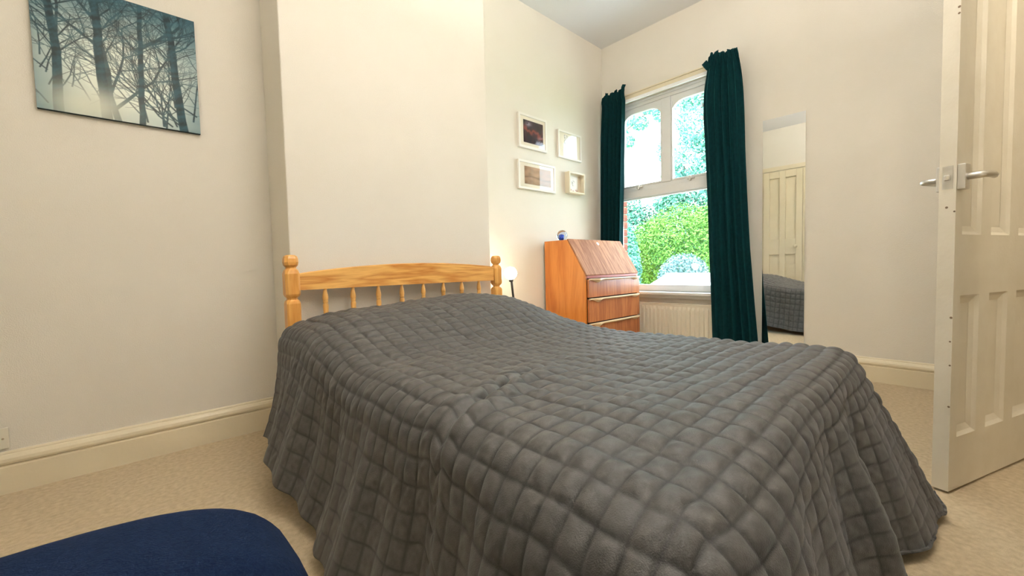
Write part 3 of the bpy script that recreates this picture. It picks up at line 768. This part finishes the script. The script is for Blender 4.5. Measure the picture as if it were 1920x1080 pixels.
# local: +x towards the hinge, -y the face towards the camera, y 0...042 thick
DW, DTH, DZ0, DZ1 = .76, .042, .010, 2.03
xs_ = [0, .045, .175, .245, .385, .455, .665, .76]
bm = bmesh.new()
for a_, b_ in ((0, .045), (.175, .245), (.385, .455), (.665, .76)): box(bm, a_, b_, 0, DTH, DZ0, DZ1)
for a_, b_ in ((.045, .175), (.245, .385), (.455, .665)):
    for za, zb in ((DZ0, .190), (.672, .875), (1.93, DZ1)): box(bm, a_, b_, 0, DTH, za, zb)
    for za, zb in ((.190, .672), (.875, 1.93)): box(bm, a_, b_, .016, DTH-.016, za, zb)
obj('leaf', bm, DOORP, dr)
for a_, b_ in ((.045, .175), (.245, .385), (.455, .665)):
    for za, zb in ((.190, .672), (.875, 1.93)):
        # bevelled moulding round each recessed panel, both faces
        bm = bmesh.new()
        for yf, yi in ((0.0, .0155), (DTH, DTH-.0155)):
            o4 = [(a_, za), (b_, za), (b_, zb), (a_, zb)]; w = .030
            i4 = [(a_+w, za+w), (b_-w, za+w), (b_-w, zb-w), (a_+w, zb-w)]
            m4 = [(a_+w*.35, za+w*.35), (b_-w*.35, za+w*.35), (b_-w*.35, zb-w*.35), (a_+w*.35, zb-w*.35)]
            O = [bm.verts.new((x, yf*.999+.0005*(1 if yf == 0 else -1)*0, z)) for x, z in o4]
            Mm = [bm.verts.new((x, yf*.45+yi*.55, z)) for x, z in m4]; I = [bm.verts.new((x, yi, z)) for x, z in i4]
            for i in range(4):
                j = (i+1) % 4
                bm.faces.new((O[i], O[j], Mm[j], Mm[i])); bm.faces.new((Mm[i], Mm[j], I[j], I[i]))
        obj('panel_moulding', bm, DOORP, dr)
obj('handle_plate', bx(.002, .036, -.020, 0, 1.020, 1.102), SATIN, dr, bevel=.003)
lv_ = obj('lever', tube([(.019, -.006, 1.060), (.019, -.040, 1.060), (.024, -.050, 1.061), (.040, -.053, 1.063), (.085, -.053, 1.064), (.098, -.052, 1.062)], [.011, .011, .0115, .011, .0105, .010], 14), SATIN, dr, smooth=True)
obj('handle_plate', bx(.004, .034, DTH, DTH+.010, 1.020, 1.102), SATIN, dr, bevel=.003)
obj('lever', tube([(.019, DTH+.006, 1.060), (.019, DTH+.040, 1.060), (.024, DTH+.050, 1.06), (.040, DTH+.053, 1.06), (.118, DTH+.052, 1.06)], [.009, .009, .009, .008, .007], 14), SATIN, dr, smooth=True)
obj('latch_plate', bx(-.0012, .0, .008, .034, 1.025, 1.100), SATIN, dr)
obj('latch_bolt', bx(-.010, .0, .013, .027, 1.052, 1.070), CHROME, dr, bevel=.002)
SPOT = mat('paint_chip', srgb(120, 100, 76), .8)
for (y_, z_, r1) in ((.004, 1.60, .004), (.004, 1.58, .0035), (.003, .95, .003), (.022, .965, .004), (.004, .60, .004), (.005, .52, .003), (.004, .44, .003), (.004, .30, .0035)):
    o = obj('paint_chip', lathe([(r1, 0), (r1*.8, .0006)], 7, (0, 0, 0)), SPOT, dr); o.rotation_euler = (0, -PI/2, 0); o.location = (0, y_, z_)

# door lining of the doorway it belongs to
bm = bmesh.new()
for a_, b_ in ((DH0-.0, DH0+.02), (DH1-.02, DH1)): box(bm, a_, b_, YS-.10, YS+.0, 0, DHZ)
box(bm, DH0+.02, DH1-.02, YS-.10, YS, DHZ-.02, DHZ)
tag(obj('trim_1', bm, DOORP), 'cream door lining round the doorway', 'trim', kind='structure')

# cupboard door opposite the window, seen in the mirror
d2 = empty('door_2', (XW, 1.90, 0), 0, 'cream four-panel cupboard door reflected in the mirror', 'door', kind='structure')
y0, y1, dz = 1.625, 2.165, 2.262
bm = bmesh.new()
q = (y0, y0+.085, (y0+y1)/2-.04, (y0+y1)/2+.04, y1-.085, y1)
for a_, b_ in ((q[0], q[1]), (q[2], q[3]), (q[4], q[5])): box(bm, XW, XW+.040, a_, b_, .01, dz)
for a_, b_ in ((q[1], q[2]), (q[3], q[4])):
    for za, zb in ((.01, .22), (.917, 1.165), (dz-.11, dz)): box(bm, XW, XW+.040, a_, b_, za, zb)
    for za, zb in ((.22, .917), (1.165, dz-.11)): box(bm, XW, XW+.014, a_, b_, za, zb)
lpart('leaf', d2, bm, GLOSSW, bevel=.004)
lpart('knob', d2, sweep([[(XW+.040+h, 1.705+r1*math.cos(t), 1.04+r1*math.sin(t)) for t in np.linspace(0, 2*PI, 16, endpoint=False)] for r1, h in ((.010, 0), (.009, .02), (.024, .03), (.028, .044), (.016, .054))]), GLOSSW, smooth=True)
bm = bmesh.new()
box(bm, XW, XW+.028, y0-.07, y0-.004, 0, dz+.004); box(bm, XW, XW+.028, y1+.004, y1+.07, 0, dz+.004); box(bm, XW, XW+.028, y0-.07, y1+.07, dz+.012, dz+.08)
lpart('casing', d2, bm, GLOSSW, bevel=.005)

# ------------------------------------------------------------------ navy armchair whose arm reaches into the picture
ac = empty('armchair', (-.25, .12, 0), 0, 'navy blue upholstered armchair, its rounded arm at the lower left corner', 'armchair')
def rbox(x0, x1, y0, y1, z0, z1, e=.38, n=28, m=20):
    """superellipsoid-like cushion block"""
    cx, cy, cz = (x0+x1)/2, (y0+y1)/2, (z0+z1)/2; A_, B_, D_ = (x1-x0)/2, (y1-y0)/2, (z1-z0)/2
    f = lambda v: math.copysign(abs(v)**e, v)
    secs = []
    for i in range(1, m):
        la_ = -PI/2+PI*i/m
        secs.append([(cx+A_*f(math.cos(la_))*f(math.cos(2*PI*k/n)), cy+B_*f(math.cos(la_))*f(math.sin(2*PI*k/n)), cz+D_*f(math.sin(la_))) for k in range(n)])
    return sweep(secs)
ARM = dict(x0=-.56, x1=.122, y0=.350, y1=.560, z0=.12, z1=.582)
lpart('arm', ac, rbox(ARM['x0'], ARM['x1'], ARM['y0'], ARM['y1'], ARM['z0'], ARM['z1'], .42, 48, 32), NAVY, smooth=True)
lpart('arm', ac, rbox(-.56, .05, -.295, -.10, .12, .56, .42, 48, 32), NAVY, smooth=True)
lpart('seat', ac, rbox(-.52, .06, -.11, .365, .22, .42, .3, 40, 24), NAVY, smooth=True)
lpart('backrest', ac, rbox(-.70, -.50, -.25, .51, .15, .78, .35, 40, 24), NAVY, smooth=True)
for x in (-.60, .02):
    for y in (-.20, .45): lpart('leg', ac, sweep([[(x+sx_*w, y+sy_*w, z) for sx_, sy_ in ((-1, -1), (1, -1), (1, 1), (-1, 1))] for z, w in ((0, .013), (.17, .022))]), PINEZ)

# ------------------------------------------------------------------ garden
def leafmat(name, c1, c2):
    m = mat(name, c1, .6, c2, 1.4, spec=.2); return m
gnd = tag(obj('ground', bx(3.9, 40, -20, 30, -.5, -.35), mat('lawn', srgb(150, 180, 110), .9, srgb(120, 160, 90), 3)), 'green garden lawn outside the window', 'lawn', kind='structure')

def leaves(name, blobs, n, size, m, parent, seed, flat=.35):
    g = np.random.default_rng(seed)
    B = np.array(blobs, float); wgt = B[:, 3]*B[:, 4]*B[:, 5]; idx = g.choice(len(B), n, p=wgt**.6/np.sum(wgt**.6))
    d = g.normal(size=(n, 3)); d /= np.linalg.norm(d, axis=1, keepdims=True)
    rad = g.uniform(.45, 1, (n, 1))**.5
    c = B[idx, :3]+d*rad*B[idx, 3:6]
    nrm = d+g.normal(0, .7, (n, 3)); nrm[:, 2] += flat; nrm /= np.linalg.norm(nrm, axis=1, keepdims=True)
    t = np.cross(nrm, g.normal(size=(n, 3))); t /= np.linalg.norm(t, axis=1, keepdims=True); bt_ = np.cross(nrm, t)
    s1 = size*g.uniform(.6, 1.3, (n, 1)); w = s1*.42
    V = np.stack([c-t*s1, c+bt_*w+nrm*s1*.12, c+t*s1, c-bt_*w+nrm*s1*.12], 1).reshape(-1, 3)
    me = bpy.data.meshes.new(name)
    F = np.arange(n*4).reshape(n, 4); tri = np.stack([F[:, [0, 1, 2]], F[:, [0, 2, 3]]], 1).reshape(-1, 3)
    V = V-np.array(parent.location)
    me.vertices.add(len(V)); me.vertices.foreach_set('co', V.reshape(-1).astype(np.float32))
    me.loops.add(tri.size); me.loops.foreach_set('vertex_index', tri.reshape(-1).astype(np.int32))
    me.polygons.add(len(tri)); me.polygons.foreach_set('loop_start', np.arange(0, tri.size, 3, dtype=np.int32))
    me.update(calc_edges=True); me.materials.append(m)
    o = bpy.data.objects.new(name, me); C.objects.link(o); o.parent = parent; o['kind'] = 'stuff'
    return o
def plant(name, loc, blobs, n, size, m, label, cat, seed, stems=None, group=None):
    root = empty(name, loc, 0, label, cat, group)
    leaves('foliage', blobs, n, size, m, root, seed)
    for k, (pts, r1) in enumerate(stems or []):
        t = tube(pts, [r1*(1-.7*i/(len(pts)-1)) for i in range(len(pts))], 7)
        bmesh.ops.translate(t, vec=-Vector(loc), verts=t.verts); obj('trunk' if k == 0 else 'branch', t, BARK, root, smooth=True)
    return root
BARK = mat('bark', srgb(120, 112, 100), .9, srgb(90, 84, 76), 10, bump=.5, bscale=30)
G = -.35
YG = leafmat('yellow_green_leaf', srgb(108, 152, 58), srgb(74, 124, 56))
BG = leafmat('blue_green_leaf', srgb(108, 160, 164), srgb(88, 152, 116))
PB = leafmat('pale_blue_leaf', srgb(136, 164, 168), srgb(92, 132, 132))
DG = leafmat('deep_green_leaf', srgb(84, 138, 118), srgb(58, 112, 88))
TN = leafmat('tan_leaf', srgb(150, 130, 76), srgb(104, 116, 60))
def stem(x, y, z0, z1, r1=.04, dx=0, dy=0): return ([(x, y, z0), (x+dx*.3, y+dy*.3, z0+(z1-z0)*.4), (x+dx, y+dy, z1)], r1)
plant('hedge_shrub', (7.6, 3.6, G), [(7.6, 3.5, .9, .8, .9, 1.05), (7.7, 4.05, .75, .75, .65, 1.0), (7.5, 2.8, .8, .7, .75, 1.1)], 36000, .028, YG,
      'large bright yellow-green shrub filling the lower window pane', 'shrub', 1, [stem(7.6, 3.6, G, .8), stem(7.65, 3.1, G, .9), stem(7.7, 4.0, G, .8)])
plant('hedge_shrub', (6.3, 4.05, G), [(6.3, 4.05, .70, .40, .42, .95), (6.0, 3.7, .15, .35, .45, .45)], 13000, .032, BG,
      'blue-green leafy shrub at the left of the lower pane', 'shrub', 2, [stem(6.3, 4.05, G, .8), stem(6.0, 3.7, G, .3)])
plant('hedge_shrub', (5.9, 2.7, G), [(5.9, 2.68, .58, .35, .36, .38), (5.8, 2.55, .3, .3, .3, .4)], 9000, .026, PB,
      'pale blue-white rounded shrub just beyond the white roof', 'shrub', 3, [stem(5.9, 2.7, G, .5), stem(5.85, 2.55, G, .4)])
plant('hedge_shrub', (6.3, 2.05, G), [(6.3, 2.12, .55, .3, .26, .6)], 7000, .03, TN,
      'tan and green shrub at the right edge of the lower pane', 'shrub', 4, [stem(6.3, 2.05, G, .5)])
plant('hedge_row', (9.5, 4.2, G), [(9.5, 5.7, 1.1, .6, .9, 1.45), (9.5, 4.4, 1.1, .6, .9, 1.5), (9.5, 3.2, 1.1, .6, .9, 1.5)], 30000, .05, DG,
      'deep green hedge showing above the yellow-green shrub', 'hedge', 5, [stem(9.5, 5.5, G, 1.0), stem(9.5, 4.4, G, 1.0), stem(9.5, 3.3, G, 1.0)])
tb = [(11, 4.3, 4.6, .9, .9, 1.0), (11.2, 4.6, 3.5, .9, .75, .8), (11, 4.0, 3.0, .9, .8, .7), (11.3, 4.75, 5.6, .9, .7, .7), (10.9, 3.6, 4.2, .8, .7, 1.2), (11, 5.25, 3.05, .5, .35, .45), (11, 5.45, 3.9, .4, .22, .35), (11, 5.35, 2.5, .5, .5, .35), (11.0, 2.6, 3.2, 1.1, 1.0, 1.6), (10.8, 1.4, 2.6, 1.0, .9, 1.4)]  # the last blobs are unseen crown, added to hold back skylight
plant('garden_tree', (11.1, 4.3, G), tb, 30000, .05, BG, 'leafy tree filling the upper right light of the window', 'tree', 6,
      [([(11.1, 4.3, G), (11.1, 4.3, 1.5), (11.1, 4.35, 3.2), (11.05, 4.5, 5.2)], .14), ([(11.1, 4.3, 2.0), (11.0, 4.8, 2.7), (11, 5.3, 3.1)], .05), ([(11.1, 4.32, 2.6), (11.0, 4.9, 3.3), (11, 5.45, 3.9)], .05), ([(11.1, 4.3, 2.2), (11, 3.9, 3.2), (10.9, 3.6, 4.2)], .05), ([(11.1, 4.3, 1.2), (11, 3.2, 2.2), (10.9, 1.6, 2.7)], .06)])
plant('garden_tree', (11.6, 7.6, G), [(11.2, 6.4, 5.0, .4, .26, .2), (11.1, 6.0, 5.35, .4, .35, .22), (11.2, 6.75, 4.55, .3, .16, .18), (11.2, 5.7, 5.1, .3, .25, .3), (11.4, 7.6, 5.6, .8, .9, .9), (11.6, 8.0, 4.8, .8, .8, .9)], 7000, .055, BG,
      'sparse overhanging branch of leaves in the upper left light', 'tree', 7,
      [([(11.6, 7.6, G), (11.6, 7.6, 2), (11.6, 7.6, 4.6), (11.5, 7.5, 5.6)], .14), ([(11.6, 7.6, 4.2), (11.3, 7.0, 4.9), (11.2, 6.4, 5.1), (11.1, 5.9, 5.3)], .04), ([(11.3, 7.0, 4.85), (11.2, 6.75, 4.55)], .02)])

# white low roof just outside
rf = empty('low_roof', (4.4, 1.8, G), 0, 'bright white sloping roof of a low outbuilding outside the window', 'roof')
WR = mat('white_roofing', srgb(246, 248, 250), .6)
def slab(zoff, th):
    pts = [(4.0, 2.19, .588), (5.0, 2.475, .690), (5.0, .6, .684), (4.0, .6, .588)]
    bm = bmesh.new(); A = [bm.verts.new((x, y, z+zoff)) for x, y, z in pts]; B = [bm.verts.new((x, y, z+zoff-th)) for x, y, z in pts]
    bm.faces.new(A); bm.faces.new(B[::-1])
    for i in range(4): bm.faces.new((A[i], A[(i+1) % 4], B[(i+1) % 4], B[i]))
    return bm
lpart('roof_sheet', rf, slab(0, .05), WR)
bm = bmesh.new(); box(bm, 4.05, 4.95, .65, 2.12, G, .53); lpart('wall', rf, bm, MORTAR)
